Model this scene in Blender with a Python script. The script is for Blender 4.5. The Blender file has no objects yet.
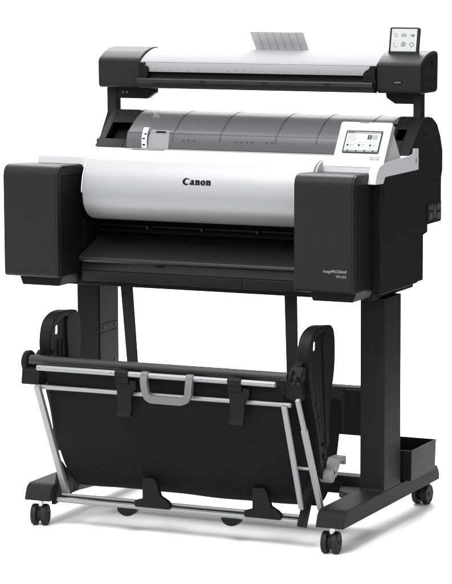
import bpy, bmesh, math, random
from mathutils import Vector, Matrix
random.seed(7)
sc = bpy.context.scene
COL = sc.collection

# ------------------------------------------------------------------ materials
def mat(name, col, rough=0.45, metal=0.0, spec=0.5, bump=0.0, scale=900.0, var=0.0, var_scale=6.0, emit=None, coat=0.0):
    m = bpy.data.materials.new(name); m.use_nodes = True
    nt = m.node_tree; b = nt.nodes['Principled BSDF']
    b.inputs['Base Color'].default_value = (*col, 1)
    b.inputs['Roughness'].default_value = rough
    b.inputs['Metallic'].default_value = metal
    b.inputs['Specular IOR Level'].default_value = spec
    b.inputs['Coat Weight'].default_value = coat
    tc = nt.nodes.new('ShaderNodeTexCoord')
    if bump:
        n = nt.nodes.new('ShaderNodeTexNoise'); n.inputs['Scale'].default_value = scale; n.inputs['Detail'].default_value = 3
        bp = nt.nodes.new('ShaderNodeBump'); bp.inputs['Strength'].default_value = bump; bp.inputs['Distance'].default_value = 0.0006
        nt.links.new(tc.outputs['Object'], n.inputs['Vector']); nt.links.new(n.outputs['Fac'], bp.inputs['Height'])
        nt.links.new(bp.outputs['Normal'], b.inputs['Normal'])
    if var:
        n2 = nt.nodes.new('ShaderNodeTexNoise'); n2.inputs['Scale'].default_value = var_scale; n2.inputs['Detail'].default_value = 5
        mr = nt.nodes.new('ShaderNodeMapRange')
        mr.inputs['To Min'].default_value = max(0.02, rough - var); mr.inputs['To Max'].default_value = min(1, rough + var)
        nt.links.new(tc.outputs['Object'], n2.inputs['Vector']); nt.links.new(n2.outputs['Fac'], mr.inputs['Value'])
        nt.links.new(mr.outputs['Result'], b.inputs['Roughness'])
    if emit:
        b.inputs['Emission Color'].default_value = (*emit[0], 1); b.inputs['Emission Strength'].default_value = emit[1]
    return m

M = {}
M['cover']   = mat('dark_grey_plastic', (0.0145, 0.0145, 0.0147), 0.42, spec=0.09, bump=0.10, scale=1400, var=0.05)
M['body']    = mat('black_plastic', (0.0077, 0.0077, 0.0079), 0.45, spec=0.08, bump=0.10, scale=1400, var=0.05)
M['tray']    = mat('tray_plastic', (0.0143, 0.0143, 0.0146), 0.36, spec=0.3, bump=0.08, scale=1200, var=0.06)
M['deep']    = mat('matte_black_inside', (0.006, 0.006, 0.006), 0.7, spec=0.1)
M['stand']   = mat('black_painted_steel', (0.016, 0.016, 0.0163), 0.5, spec=0.04, bump=0.12, scale=1000, var=0.05)
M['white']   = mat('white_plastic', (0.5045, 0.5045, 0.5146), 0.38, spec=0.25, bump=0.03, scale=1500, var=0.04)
M['panel']   = mat('panel_white_plastic', (0.3498, 0.3498, 0.3568), 0.4, spec=0.3, bump=0.03, scale=1500, var=0.04)
M['shoulder']= mat('white_side_plastic', (0.6189, 0.6189, 0.6313), 0.45, spec=0.25)
M['rib']     = mat('dark_smoked_plastic', (0.042, 0.042, 0.0429), 0.3, spec=0.4)
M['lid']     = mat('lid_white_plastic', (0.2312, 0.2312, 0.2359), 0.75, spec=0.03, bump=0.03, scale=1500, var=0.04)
M['leaf']    = mat('pale_wire_plastic', (0.5214, 0.5214, 0.5318), 0.5, spec=0.2)
M['pearl']   = mat('silver_white_paint', (0.2859, 0.2859, 0.2916), 0.42, metal=0.28, spec=0.3, bump=0.02, scale=1500, var=0.04, var_scale=3)
M['glide']   = mat('light_grey_plastic', (0.2422, 0.2422, 0.2471), 0.35, spec=0.3, bump=0.03, var=0.05)
M['alu']     = mat('satin_aluminium', (0.2287, 0.2287, 0.2333), 0.38, metal=0.45, spec=0.4, bump=0.05, scale=400, var=0.08)
M['handle']  = mat('grey_plastic', (0.1076, 0.1076, 0.1098), 0.42, spec=0.3, bump=0.05, var=0.05)
M['guide']   = mat('pale_grey_guide', (0.2153, 0.2153, 0.2196), 0.40, spec=0.3, var=0.05)
M['rubber']  = mat('black_rubber', (0.0092, 0.0092, 0.0092), 0.6, spec=0.2, bump=0.15, scale=700)
M['steel']   = mat('bright_steel', (0.5, 0.5, 0.5), 0.3, metal=0.9)
M['screw']   = mat('dark_screw', (0.006, 0.006, 0.006), 0.4, metal=0.3)
M['ink']     = mat('black_print', (0.004, 0.004, 0.004), 0.6, spec=0.05)
M['print']   = mat('pale_print', (0.2775, 0.2775, 0.2775), 0.5, spec=0.2)
M['lcd']     = mat('lcd_white', (0.1682, 0.1724, 0.1724), 0.25, spec=0.3, emit=((0.9, 0.93, 0.92), 0.32))
M['lcdgrey'] = mat('lcd_grey', (0.0673, 0.0757, 0.0715), 0.3, emit=((0.4, 0.45, 0.42), 0.10))
M['lcdline'] = mat('lcd_line', (0.02, 0.02, 0.02), 0.4, spec=0.1)
M['lcdgreen']= mat('lcd_green', (0.03, 0.12, 0.06), 0.3, emit=((0.1, 0.4, 0.2), 0.1))
M['frame']   = mat('black_glass', (0.0081, 0.0081, 0.0082), 0.5, spec=0.15)
M['port']    = mat('port_metal', (0.0757, 0.0757, 0.0799), 0.4, metal=0.2)

def fabric():
    m = mat('black_fabric', (0.0042, 0.0042, 0.0044), 0.75, spec=0.09)
    nt = m.node_tree; b = nt.nodes['Principled BSDF']
    tc = nt.nodes.new('ShaderNodeTexCoord')
    w1 = nt.nodes.new('ShaderNodeTexWave'); w1.bands_direction = 'X'; w1.inputs['Scale'].default_value = 260
    w2 = nt.nodes.new('ShaderNodeTexWave'); w2.bands_direction = 'Z'; w2.inputs['Scale'].default_value = 260
    n = nt.nodes.new('ShaderNodeTexNoise'); n.inputs['Scale'].default_value = 7; n.inputs['Detail'].default_value = 4
    a = nt.nodes.new('ShaderNodeMath'); a.operation = 'ADD'
    a2 = nt.nodes.new('ShaderNodeMath'); a2.operation = 'MULTIPLY_ADD'; a2.inputs[1].default_value = 6.0
    bp = nt.nodes.new('ShaderNodeBump'); bp.inputs['Strength'].default_value = 0.25; bp.inputs['Distance'].default_value = 0.0006
    for q in (w1, w2, n): nt.links.new(tc.outputs['Object'], q.inputs['Vector'])
    nt.links.new(w1.outputs['Fac'], a.inputs[0]); nt.links.new(w2.outputs['Fac'], a.inputs[1])
    nt.links.new(n.outputs['Fac'], a2.inputs[0]); nt.links.new(a.outputs[0], a2.inputs[2])
    nt.links.new(a2.outputs[0], bp.inputs['Height']); nt.links.new(bp.outputs['Normal'], b.inputs['Normal'])
    return m
M['cloth'] = fabric()

def smoke_plastic():
    m = bpy.data.materials.new('smoked_clear_plastic'); m.use_nodes = True
    nt = m.node_tree; b = nt.nodes['Principled BSDF']; out = nt.nodes['Material Output']
    b.inputs['Base Color'].default_value = (0.105, 0.105, 0.109, 1); b.inputs['Roughness'].default_value = 0.30
    b.inputs['Specular IOR Level'].default_value = 0.5
    t = nt.nodes.new('ShaderNodeBsdfTransparent'); t.inputs['Color'].default_value = (0.66, 0.66, 0.67, 1)
    mx = nt.nodes.new('ShaderNodeMixShader'); mx.inputs['Fac'].default_value = 0.66
    nt.links.new(t.outputs[0], mx.inputs[1]); nt.links.new(b.outputs[0], mx.inputs[2]); nt.links.new(mx.outputs[0], out.inputs['Surface'])
    return m
M['smoke'] = smoke_plastic()

# ------------------------------------------------------------------ object helpers
WORLD = {}
def empty(name, loc):
    o = bpy.data.objects.new(name, None); COL.objects.link(o); o.location = loc; o.empty_display_size = 0.05
    WORLD[o] = Vector(loc); return o

def finish(name, bm, m, parent=None, bevel=0.0, seg=3, ang=32, wn=True, label=None):
    """turn a bmesh drawn in world coordinates into one mesh object with its origin at its middle"""
    while parent is not None and parent.parent is not None and parent.parent.parent is not None: parent = parent.parent
    bmesh.ops.remove_doubles(bm, verts=bm.verts, dist=1e-6)
    bmesh.ops.recalc_face_normals(bm, faces=bm.faces)
    if bevel:
        es = [e for e in bm.edges if len(e.link_faces) == 2 and e.calc_face_angle(0) > math.radians(ang)]
        bmesh.ops.bevel(bm, geom=es, offset=bevel, offset_type='OFFSET', segments=seg, profile=0.5, affect='EDGES', clamp_overlap=True)
    for f in bm.faces: f.smooth = True
    for e in bm.edges:
        e.smooth = not (len(e.link_faces) == 2 and e.calc_face_angle(0) > math.radians(40))
    lo = Vector((min(v.co[i] for v in bm.verts) for i in range(3))); hi = Vector((max(v.co[i] for v in bm.verts) for i in range(3)))
    c = (lo + hi) / 2
    bmesh.ops.translate(bm, verts=bm.verts, vec=-c)
    me = bpy.data.meshes.new(name); bm.to_mesh(me); bm.free()
    for q in (m if isinstance(m, (list, tuple)) else [m]): me.materials.append(q)
    o = bpy.data.objects.new(name, me); COL.objects.link(o)
    if parent is not None:
        o.parent = parent; o.location = c - WORLD[parent]
    else: o.location = c
    WORLD[o] = c
    if wn:
        w = o.modifiers.new('weighted', 'WEIGHTED_NORMAL'); w.keep_sharp = True
    if label: o['label'] = label
    return o

def finish_each(name, bm, m, parent=None, *a, **k):
    """every separate piece of the bmesh becomes an object of its own"""
    left = set(bm.faces); out = []
    while left:
        f0 = min(left, key=lambda f: f.index) if False else next(iter(left)); todo = [f0]; isl = {f0}
        while todo:
            f = todo.pop()
            for v in f.verts:
                for g in v.link_faces:
                    if g not in isl: isl.add(g); todo.append(g)
        left -= isl
        b2 = bmesh.new(); vm = {}
        for f in isl:
            g = b2.faces.new([vm.setdefault(v, None) or vm.__setitem__(v, b2.verts.new(v.co)) or vm[v] for v in f.verts]); g.material_index = f.material_index
        out.append(finish(name, b2, m, parent, *a, **k))
    bm.free(); return out

def B(): return bmesh.new()
def box(bm, x0, x1, y0, y1, z0, z1, mi=0):
    vs = [bm.verts.new((x, y, z)) for x in (x0, x1) for y in (y0, y1) for z in (z0, z1)]
    for q in ((0,1,3,2), (4,6,7,5), (0,4,5,1), (2,3,7,6), (0,2,6,4), (1,5,7,3)):
        f = bm.faces.new([vs[i] for i in q]); f.material_index = mi
    return bm
def prism(bm, pts, vec, mi=0):
    a = [bm.verts.new(p) for p in pts]; b = [bm.verts.new(Vector(p) + Vector(vec)) for p in pts]
    n = len(pts)
    fs = [bm.faces.new(a), bm.faces.new(b[::-1])] + [bm.faces.new((a[i], b[i], b[(i+1) % n], a[(i+1) % n])) for i in range(n)]
    for f in fs: f.material_index = mi
    return bm
def prism_x(bm, prof, x0, x1, mi=0): return prism(bm, [(x0, y, z) for y, z in prof], (x1 - x0, 0, 0), mi)
def prism_y(bm, prof, y0, y1, mi=0): return prism(bm, [(x, y0, z) for x, z in prof], (0, y1 - y0, 0), mi)
def prism_z(bm, prof, z0, z1, mi=0): return prism(bm, [(x, y, z0) for x, y in prof], (0, 0, z1 - z0), mi)
def rnd(pts, rad, n=5):
    """round the corners of a 2-D polygon"""
    out = []; k = len(pts)
    if not isinstance(rad, (list, tuple)): rad = [rad] * k
    for i in range(k):
        p = Vector(pts[i]); a = Vector(pts[i-1]) - p; b = Vector(pts[(i+1) % k]) - p; r = rad[i]
        if r <= 0: out.append(tuple(p)); continue
        th = a.angle(b); d = min(r / math.tan(th / 2), a.length * 0.49, b.length * 0.49)
        p0 = p + a.normalized() * d; p1 = p + b.normalized() * d
        for j in range(n + 1):
            t = j / n; out.append(tuple((1-t)**2 * p0 + 2*t*(1-t) * p + t*t * p1))
    return out
def spline(pts, n=6):
    """Catmull-Rom through the points"""
    P = [Vector(p) for p in pts]; out = []
    for i in range(len(P) - 1):
        p0 = P[i-1] if i else P[0] * 2 - P[1]; p1, p2 = P[i], P[i+1]; p3 = P[i+2] if i + 2 < len(P) else P[-1] * 2 - P[-2]
        for j in range(n):
            t = j / n
            out.append(0.5 * ((2*p1) + (p2-p0)*t + (2*p0-5*p1+4*p2-p3)*t*t + (3*p1-p0-3*p2+p3)*t**3))
    out.append(P[-1]); return out
def shell(bm, prof, x0, x1, th, mi=0):
    """a bent sheet: open (y,z) profile given a thickness, run along x"""
    P = [Vector(p) for p in prof]; inner = []
    for i, p in enumerate(P):
        t = (P[min(i+1, len(P)-1)] - P[max(i-1, 0)]).normalized(); inner.append(p + Vector((t.y, -t.x)) * th)
    n = len(P)
    rows = []
    for x in (x0, x1):
        rows.append(([bm.verts.new((x, *p)) for p in P], [bm.verts.new((x, *p)) for p in inner]))
    (a, b), (c, d) = rows
    for i in range(n - 1):
        for q in ((a[i], a[i+1], c[i+1], c[i]), (b[i], d[i], d[i+1], b[i+1]), (a[i], b[i], b[i+1], a[i+1]), (c[i], c[i+1], d[i+1], d[i])):
            bm.faces.new(q).material_index = mi
    for i in (0, n - 1): bm.faces.new((a[i], c[i], d[i], b[i])).material_index = mi
    return bm
def tube(bm, pts, r, n=16, mi=0, cap=True):
    P = [Vector(p) for p in pts]; rings = []; up = None
    R = r if isinstance(r, (list, tuple)) else [r] * len(P)
    for i, p in enumerate(P):
        t = (P[min(i+1, len(P)-1)] - P[max(i-1, 0)]).normalized()
        if up is None: up = Vector((0, 0, 1)) if abs(t.z) < 0.9 else Vector((0, 1, 0))
        s = t.cross(up).normalized(); up = s.cross(t).normalized()
        rings.append([bm.verts.new(p + (s * math.cos(2*math.pi*k/n) + up * math.sin(2*math.pi*k/n)) * R[i]) for k in range(n)])
    for a, b in zip(rings, rings[1:]):
        for k in range(n): bm.faces.new((a[k], a[(k+1) % n], b[(k+1) % n], b[k])).material_index = mi
    if cap:
        bm.faces.new(rings[0][::-1]).material_index = mi; bm.faces.new(rings[-1]).material_index = mi
    return bm
def lathe(bm, p, axis, prof, n=28, mi=0):
    """prof: (distance along axis, radius)"""
    ax = Vector(axis).normalized(); up = Vector((0, 0, 1)) if abs(ax.z) < 0.9 else Vector((0, 1, 0))
    s = ax.cross(up).normalized(); up = s.cross(ax); p = Vector(p); rings = []
    for d, r in prof:
        rings.append([bm.verts.new(p + ax * d + (s * math.cos(2*math.pi*k/n) + up * math.sin(2*math.pi*k/n)) * r) for k in range(n)])
    for a, b in zip(rings, rings[1:]):
        for k in range(n): bm.faces.new((a[k], a[(k+1) % n], b[(k+1) % n], b[k])).material_index = mi
    bm.faces.new(rings[0][::-1]).material_index = mi; bm.faces.new(rings[-1]).material_index = mi
    return bm
def bar(bm, p0, p1, wx, wn, mi=0):
    """a flat bar lying in a y-z plane: wx wide along x, wn wide across"""
    p0, p1 = Vector(p0), Vector(p1); t = (p1 - p0).normalized(); n = t.cross(Vector((1, 0, 0))).normalized() * wn / 2; x = Vector((wx / 2, 0, 0))
    prism(bm, [p0 - n - x, p0 + n - x, p0 + n + x, p0 - n + x], p1 - p0, mi); return bm

# ------------------------------------------------------------------ lettering
def plate_mesh(splines, off=0.0):
    """flat filled mesh from closed outlines (holes allowed), returns a bmesh in x,y"""
    cu = bpy.data.curves.new('outline', 'CURVE'); cu.dimensions = '2D'; cu.fill_mode = 'BOTH'; cu.offset = off
    for pts in splines:
        s = cu.splines.new('POLY'); s.points.add(len(pts) - 1); s.use_cyclic_u = True
        for q, p in zip(s.points, pts): q.co = (p[0], p[1], 0, 1)
    o = bpy.data.objects.new('outline', cu); COL.objects.link(o)
    dg = bpy.context.evaluated_depsgraph_get(); dg.update()
    me = bpy.data.meshes.new_from_object(o.evaluated_get(dg)); bm = B(); bm.from_mesh(me)
    bpy.data.objects.remove(o); bpy.data.curves.remove(cu); bpy.data.meshes.remove(me); return bm
def text_mesh(body, size, align='LEFT', shear=0.0, spacing=1.0):
    cu = bpy.data.curves.new('lettering', 'FONT'); cu.body = body; cu.size = size; cu.align_x = align; cu.shear = shear; cu.space_character = spacing; cu.resolution_u = 4
    o = bpy.data.objects.new('lettering', cu); COL.objects.link(o)
    dg = bpy.context.evaluated_depsgraph_get(); dg.update()
    me = bpy.data.meshes.new_from_object(o.evaluated_get(dg)); bm = B(); bm.from_mesh(me)
    bpy.data.objects.remove(o); bpy.data.curves.remove(cu); bpy.data.meshes.remove(me); return bm
def ell(cx, cy, rx, ry, a0=0, a1=360, n=28, rot=0):
    out = []
    for i in range(n + (0 if abs(a1 - a0) == 360 else 1)):
        t = math.radians(a0 + (a1 - a0) * i / n); x, y = rx * math.cos(t), ry * math.sin(t); c, s = math.cos(math.radians(rot)), math.sin(math.radians(rot))
        out.append((cx + x*c - y*s, cy + x*s + y*c))
    return out

# ================================================================== the printer
P = empty('wide_format_printer', (0, 0.25, 0))
P['label'] = 'black and white wide-format printer with scanner on top, wheeled stand and black fabric basket'
P['category'] = 'printer'

# ------------------------------------------------------------------ body
def build_body():
    bm = B()
    prism_x(bm, [(0.262, 0.60), (0.40, 0.60), (0.40, 0.855), (0.158, 0.855), (0.158, 0.7195), (0.262, 0.7195)], -0.462, 0.405)
    body = finish('body', bm, M['body'], P, 0.004)
    bm = B(); box(bm, -0.455, 0.40, 0.14, 0.405, 0.557, 0.5985); finish('base_plate', bm, M['stand'], P, 0.004)
    # dark right flank
    bm = B(); prism_x(bm, rnd([(0.119, 0.574), (0.365, 0.574), (0.365, 0.842), (0.150, 0.842), (0.140, 0.828), (0.119, 0.828)], [0.004, 0.004, 0.002, 0.012, 0.004, 0.003]), 0.406, 0.425)
    sp = finish('side_panel', bm, M['body'], P, 0.0025)
    bm = B(); box(bm, 0.424, 0.4256, 0.141, 0.148, 0.797, 0.817); finish('latch', bm, M['deep'], sp)
    # rear roll housing, right flank
    prof = [(0.3665, 0.576), (0.405, 0.576), (0.405, 0.684), (0.434, 0.688), (0.434, 0.706), (0.527, 0.706), (0.527, 0.812), (0.535, 0.829), (0.535, 0.877), (0.520, 0.912), (0.497, 0.943), (0.462, 0.961), (0.432, 0.963), (0.384, 0.896), (0.3665, 0.892)]
    bm = B(); prism_x(bm, rnd(prof, [0.002, 0.003, 0.002, 0.002, 0.002, 0.004, 0.006, 0.012, 0.02, 0.03, 0.03, 0.03, 0.008, 0.003, 0.002]), 0.372, 0.424)
    rh = finish('rear_housing', bm, M['body'], P, 0.003)
    bm = B(); box(bm, 0.4238, 0.4252, 0.483, 0.497, 0.808, 0.812); box(bm, 0.4238, 0.4252, 0.4075, 0.4105, 0.918, 0.928); finish_each('vent_slot', bm, M['deep'], rh)
    bm = B(); prism_x(bm, rnd([(0.428, 0.710), (0.523, 0.710), (0.523, 0.757), (0.428, 0.757)], 0.004), 0.4238, 0.4256); 
    cp = finish('connector_panel', bm, M['frame'], rh)
    bm = B()
    for (y0, y1, z0, z1) in ((0.440, 0.463, 0.716, 0.735), (0.437, 0.449, 0.739, 0.752), (0.470, 0.486, 0.718, 0.750), (0.452, 0.464, 0.738, 0.753), (0.492, 0.516, 0.735, 0.751), (0.492, 0.516, 0.714, 0.730)):
        prism_x(bm, rnd([(y0, z0), (y1, z0 + 0.001), (y1 - 0.003, z1), (y0 + 0.002, z1 - 0.002)], 0.002, 2), 0.4252, 0.4268)
    finish_each('connector', bm, M['port'], rh)
    # left flank and left rear housing mirror the right, seen only from the other side
    bm = B(); prism_x(bm, rnd([(0.134, 0.574), (0.365, 0.574), (0.365, 0.846), (0.134, 0.840)], 0.004), -0.472, -0.463); finish('side_panel', bm, M['body'], P, 0.0025)
    bm = B(); prism_x(bm, rnd(prof, [0.002, 0.003, 0.002, 0.002, 0.002, 0.004, 0.006, 0.012, 0.02, 0.03, 0.03, 0.03, 0.008, 0.003, 0.002]), -0.43, -0.402); finish('rear_housing', bm, M['body'], P, 0.003)
    # back of the roll compartment
    bm = B(); shell(bm, [(0.41, 0.60), (0.50, 0.62), (0.515, 0.70), (0.517, 0.83), (0.508, 0.905), (0.485, 0.938)], -0.40, 0.372, 0.004); finish('rear_panel', bm, M['body'], P)
build_body()

# ------------------------------------------------------------------ the two dark side covers
def side_cover(x0, x1, zt, zb, seam_side):
    prof = rnd([(0.0, zb), (0.132, zb), (0.132, zt - 0.006), (0.0, zt)], [0.013, 0.004, 0.004, 0.030], 8)
    bm = B(); prism_x(bm, prof, x0, x1 - 0.004); 
    o = finish('side_cover', bm, M['cover'], P, 0.010, 4)
    # the frame around the inset flank panel
    fr = rnd([(0.001, zb + 0.001), (0.021, zb + 0.001), (0.021, zt - 0.026), (0.131, zt - 0.0305), (0.131, zt - 0.0075), (0.001, zt - 0.0015)], [0.012, 0.002, 0.004, 0.002, 0.003, 0.029], 8)
    bm = B(); prism_x(bm, fr, x1 - 0.0145, x1 - 0.0002); finish('rim', bm, M['cover'], o, 0.0035, 3)
    bm = B(); prism_x(bm, rnd([(0.0224, zb + 0.002), (0.131, zb + 0.002), (0.131, zt - 0.0319), (0.0224, zt - 0.0274)], [0.003, 0.003, 0.002, 0.004]), x1 - 0.012, x1 - 0.0006)
    finish('flank_panel', bm, M['body'], o, 0.001, 2)
    # wedge-shaped pan below the cover
    bm = B(); prism_y(bm, rnd([(x0 + 0.026, zb + 0.004), (x0 + 0.036, zb - 0.022), (x1 - 0.012, zb - 0.022), (x1 - 0.001, zb + 0.004)], 0.003), 0.025, 0.130)
    finish('lower_pan', bm, M['body'], o, 0.002)
    return o
side_cover(-0.491, -0.345, 0.8570, 0.589, 1)
rc = side_cover(0.262, 0.408, 0.8590, 0.589, 1)
bm = text_mesh('imagePROGRAF', 0.0098, 'LEFT')
bmesh.ops.scale(bm, vec=(0.92, 1, 1), verts=bm.verts)
w = max(v.co.x for v in bm.verts) - min(v.co.x for v in bm.verts)
bmesh.ops.scale(bm, vec=(0.0575 / w,) * 3, verts=bm.verts)
bm2 = text_mesh('TM-255', 0.0082, 'RIGHT')
for b_, x_, z_ in ((bm, 0.334, 0.6365), (bm2, 0.3912, 0.6255)):
    for v in b_.verts: v.co = Vector((v.co.x + x_, -0.0006, v.co.y + z_))
tmp = bpy.data.meshes.new('t'); bm2.to_mesh(tmp); bm.from_mesh(tmp); bpy.data.meshes.remove(tmp); bm2.free()
finish('model_lettering', bm, M['print'], rc, wn=False)

# ------------------------------------------------------------------ white top and front cover
FC = spline([(0.150, 0.8790), (0.128, 0.8775), (0.108, 0.8690), (0.092, 0.8520), (0.080, 0.8290), (0.0735, 0.8020), (0.0735, 0.7780), (0.079, 0.7560), (0.092, 0.7390), (0.115, 0.7255), (0.150, 0.7185)], 6)
def fc_at(z):
    """front of the cover at height z"""
    for a, b in zip(FC, FC[1:]):
        if b.y <= z <= a.y and a.y - b.y > 1e-6: return a.x + (b.x - a.x) * (a.y - z) / (a.y - b.y)
    return FC[0].x
def build_white():
    # top deck runs the full width between the flanks
    prof = rnd([(0.134, 0.842), (0.300, 0.842), (0.300, 0.8785), (0.134, 0.8765)], [0.003, 0.002, 0.003, 0.012], 6)
    bm = B(); prism_x(bm, prof, -0.468, -0.323); prism_x(bm, prof, 0.274, 0.404)
    prism_x(bm, [(0.153, 0.856), (0.299, 0.856), (0.299, 0.8785), (0.153, 0.8785)], -0.323, 0.274)
    top = finish('top_deck', bm, M['white'], P, 0.002, 2)
    # groove and grey strip in front of the roll cover
    bm = B(); box(bm, -0.30, 0.25, 0.262, 0.284, 0.877, 0.8800); finish('groove_strip', bm, M['glide'], top, 0.001, 2)
    bm = B(); prism_x(bm, rnd([(0.243, 0.876), (0.262, 0.876), (0.262, 0.8803), (0.243, 0.8803)], 0.001, 2), -0.27, -0.19); finish('lift_slot', bm, M['handle'], top)
    # bulging front cover
    poly = [tuple(p) for p in FC] + [(0.160, 0.7185), (0.160, 0.8790)]
    bm = B(); prism_x(bm, poly, -0.318, 0.272)
    fc = finish('front_cover', bm, M['pearl'], P, 0.004, 3, 50)
    # rounded ends of the cover hinge
    for x0, x1 in ((-0.3225, -0.3188), (0.2730, 0.2765)):
        bm = B(); prism_x(bm, [(y + 0.004, z - 0.001) for y, z in poly[:34]] + [(0.16, 0.74), (0.16, 0.877)], x0, x1); finish('end_cap', bm, M['white'], fc, 0.001, 2, 50)
    # white right shoulder with its dipped top and tongue
    prof = [(0.086, 0.831), (0.137, 0.829), (0.1495, 0.8435), (0.365, 0.8435), (0.365, 0.8935), (0.331, 0.8960), (0.327, 0.8830), (0.30, 0.8800), (0.150, 0.8770), (0.112, 0.8690), (0.095, 0.8520)]
    bm = B(); prism_x(bm, rnd(prof, [0.002, 0.004, 0.006, 0.002, 0.004, 0.004, 0.004, 0.004, 0.01, 0.008, 0.006]), 0.4055, 0.4262)
    sh = finish('white_shoulder', bm, M['shoulder'], P, 0.002, 2)
    bm = B(); box(bm, 0.340, 0.421, 0.185, 0.262, 0.8775, 0.8815); finish('recess_pad', bm, M['glide'], sh, 0.002, 2)
    bm = B(); box(bm, 0.4258, 0.4270, 0.346, 0.349, 0.860, 0.871); finish('seam_mark', bm, M['handle'], sh)
    return fc
fc = build_white()

def logo():
    """the word on the front cover: heavy flared roman letters"""
    S = []
    # C: thick crescent, open to the right with an upper beak
    outer = ell(0.55, 0.47, 0.55, 0.53, 32, 318, 30); inner = ell(0.70, 0.49, 0.40, 0.42, 305, 52, 26)
    S.append(outer + inner + [(0.86, 0.92), (0.93, 1.0), (1.02, 0.98), (1.09, 0.80), (1.01, 0.70)])
    x = 1.18
    # a
    S.append([(x+0.10, 0.60), (x+0.18, 0.69), (x+0.36, 0.73), (x+0.54, 0.70), (x+0.62, 0.60), (x+0.62, 0.16), (x+0.68, 0.07), (x+0.72, 0.05), (x+0.72, 0.0), (x+0.44, 0.0), (x+0.40, 0.07), (x+0.30, 0.0), (x+0.14, -0.02), (x+0.02, 0.06), (x+0.0, 0.20), (x+0.08, 0.32), (x+0.26, 0.40), (x+0.38, 0.43), (x+0.38, 0.58), (x+0.32, 0.66), (x+0.24, 0.64), (x+0.22, 0.54), (x+0.12, 0.52)])
    S.append([(x+0.38, 0.38), (x+0.28, 0.33), (x+0.22, 0.22), (x+0.25, 0.12), (x+0.32, 0.10), (x+0.38, 0.15)])
    def n(x):
        S.append([(x, 0.68), (x, 0.73), (x+0.30, 0.73), (x+0.32, 0.66), (x+0.44, 0.73), (x+0.60, 0.73), (x+0.70, 0.64), (x+0.72, 0.52), (x+0.72, 0.08), (x+0.80, 0.04), (x+0.80, 0.0), (x+0.48, 0.0), (x+0.48, 0.54), (x+0.43, 0.62), (x+0.36, 0.60), (x+0.33, 0.54), (x+0.33, 0.04), (x+0.38, 0.0), (x+0.02, 0.0), (x+0.09, 0.06), (x+0.09, 0.63)])
    n(2.0)
    x = 2.9
    S.append(ell(x+0.38, 0.355, 0.38, 0.39, 0, 360, 32)); S.append(ell(x+0.38, 0.355, 0.115, 0.31, 0, 360, 26, 12)[::-1])
    n(3.76)
    bm = plate_mesh(S, 0.036)
    # size, then lay on the curve of the cover
    k = 0.0725 / 4.56
    for v in bm.verts:
        z = 0.8165 + v.co.y * k * 0.90; v.co = Vector((-0.0535 + v.co.x * k, fc_at(z) - 0.0008, z))
    finish('logo', bm, M['ink'], fc, wn=False)
logo()

# ------------------------------------------------------------------ paper exit and output tray
def build_exit():
    DY, DZ = 0.085, -0.012
    def finish_at(f, name, bm, *a, **k):
        for v in bm.verts: v.co.y += DY; v.co.z += DZ
        return f(name, bm, *a, **k)
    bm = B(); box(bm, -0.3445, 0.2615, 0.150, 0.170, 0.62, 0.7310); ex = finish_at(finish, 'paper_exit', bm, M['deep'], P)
    bm = B(); prism_x(bm, rnd([(0.118, 0.694), (0.149, 0.692), (0.149, 0.701), (0.124, 0.704)], 0.002, 2), -0.3445, 0.2615); finish_at(finish, 'exit_rail', bm, M['body'], ex, 0.001, 2)
    bm = B()
    for x in (-0.209, -0.064, 0.081): lathe(bm, (x, 0.1165, 0.7075), (0, 1, 0), [(0, 0.0035), (0.012, 0.004)], 14)
    finish_at(finish_each, 'pinch_roller', bm, M['screw'], ex)
    bm = B(); box(bm, -0.3445, 0.2612, 0.128, 0.1495, 0.7055, 0.7115); finish_at(finish, 'platen_guide', bm, M['body'], ex, 0.001, 2)
    # sloping tray with a rounded lip; ribs pressed into it
    prof = [(0.149, 0.690), (0.030, 0.6465), (0.0205, 0.6415), (0.019, 0.6350), (0.026, 0.6290), (0.149, 0.664)]
    bm = B(); prism_x(bm, rnd(prof, [0.002, 0.004, 0.004, 0.003, 0.003, 0.001], 3), -0.3445, 0.2615)
    tr = finish_at(finish, 'output_tray', bm, M['tray'], P, 0.001, 2)
    bm = B()
    for i in range(15):
        x = -0.325 + i * 0.0395
        prism(bm, [(x, 0.055, 0.6554), (x + 0.004, 0.055, 0.6554), (x + 0.014, 0.132, 0.6836), (x + 0.010, 0.132, 0.6836)], (0, -0.0002, 0.0007))
    finish_at(finish_each, 'tray_rib', bm, M['tray'], tr)
    # lower front: an upper and a lower band, a finger notch and a seam
    bm = B(); prism_x(bm, rnd([(0.034, 0.632), (0.034, 0.6085), (0.15, 0.6085), (0.15, 0.655)], 0.001, 2), -0.3445, 0.2615); fp = finish_at(finish, 'front_panel', bm, M['tray'], P, 0.0015, 2)
    bm = B(); lathe(bm, (-0.135, 0.0325, 0.6325), (0, 1, 0), [(0, 0.016), (0.003, 0.016)], 26)
    for v in bm.verts: v.co.z = 0.6325 + (v.co.z - 0.6325) * (0.62 if v.co.z < 0.6325 else 0.05)
    finish_at(finish, 'finger_notch', bm, M['deep'], fp)
    bm = B(); prism_x(bm, rnd([(0.0305, 0.6078), (0.037, 0.582), (0.15, 0.582), (0.15, 0.6078)], [0.002, 0.004, 0.002, 0.001], 3), -0.3445, 0.0772)
    prism_x(bm, rnd([(0.0305, 0.6078), (0.037, 0.582), (0.15, 0.582), (0.15, 0.6078)], [0.002, 0.004, 0.002, 0.001], 3), 0.0788, 0.2615)
    finish_at(finish_each, 'lower_rail', bm, M['cover'], P, 0.0015, 2)
    # inner cheek between the left cover and the opening
    bm = B(); box(bm, -0.362, -0.3450, 0.049, 0.160, 0.600, 0.7310); finish_at(finish, 'cheek', bm, M['body'], P, 0.002, 2)
build_exit()

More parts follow.
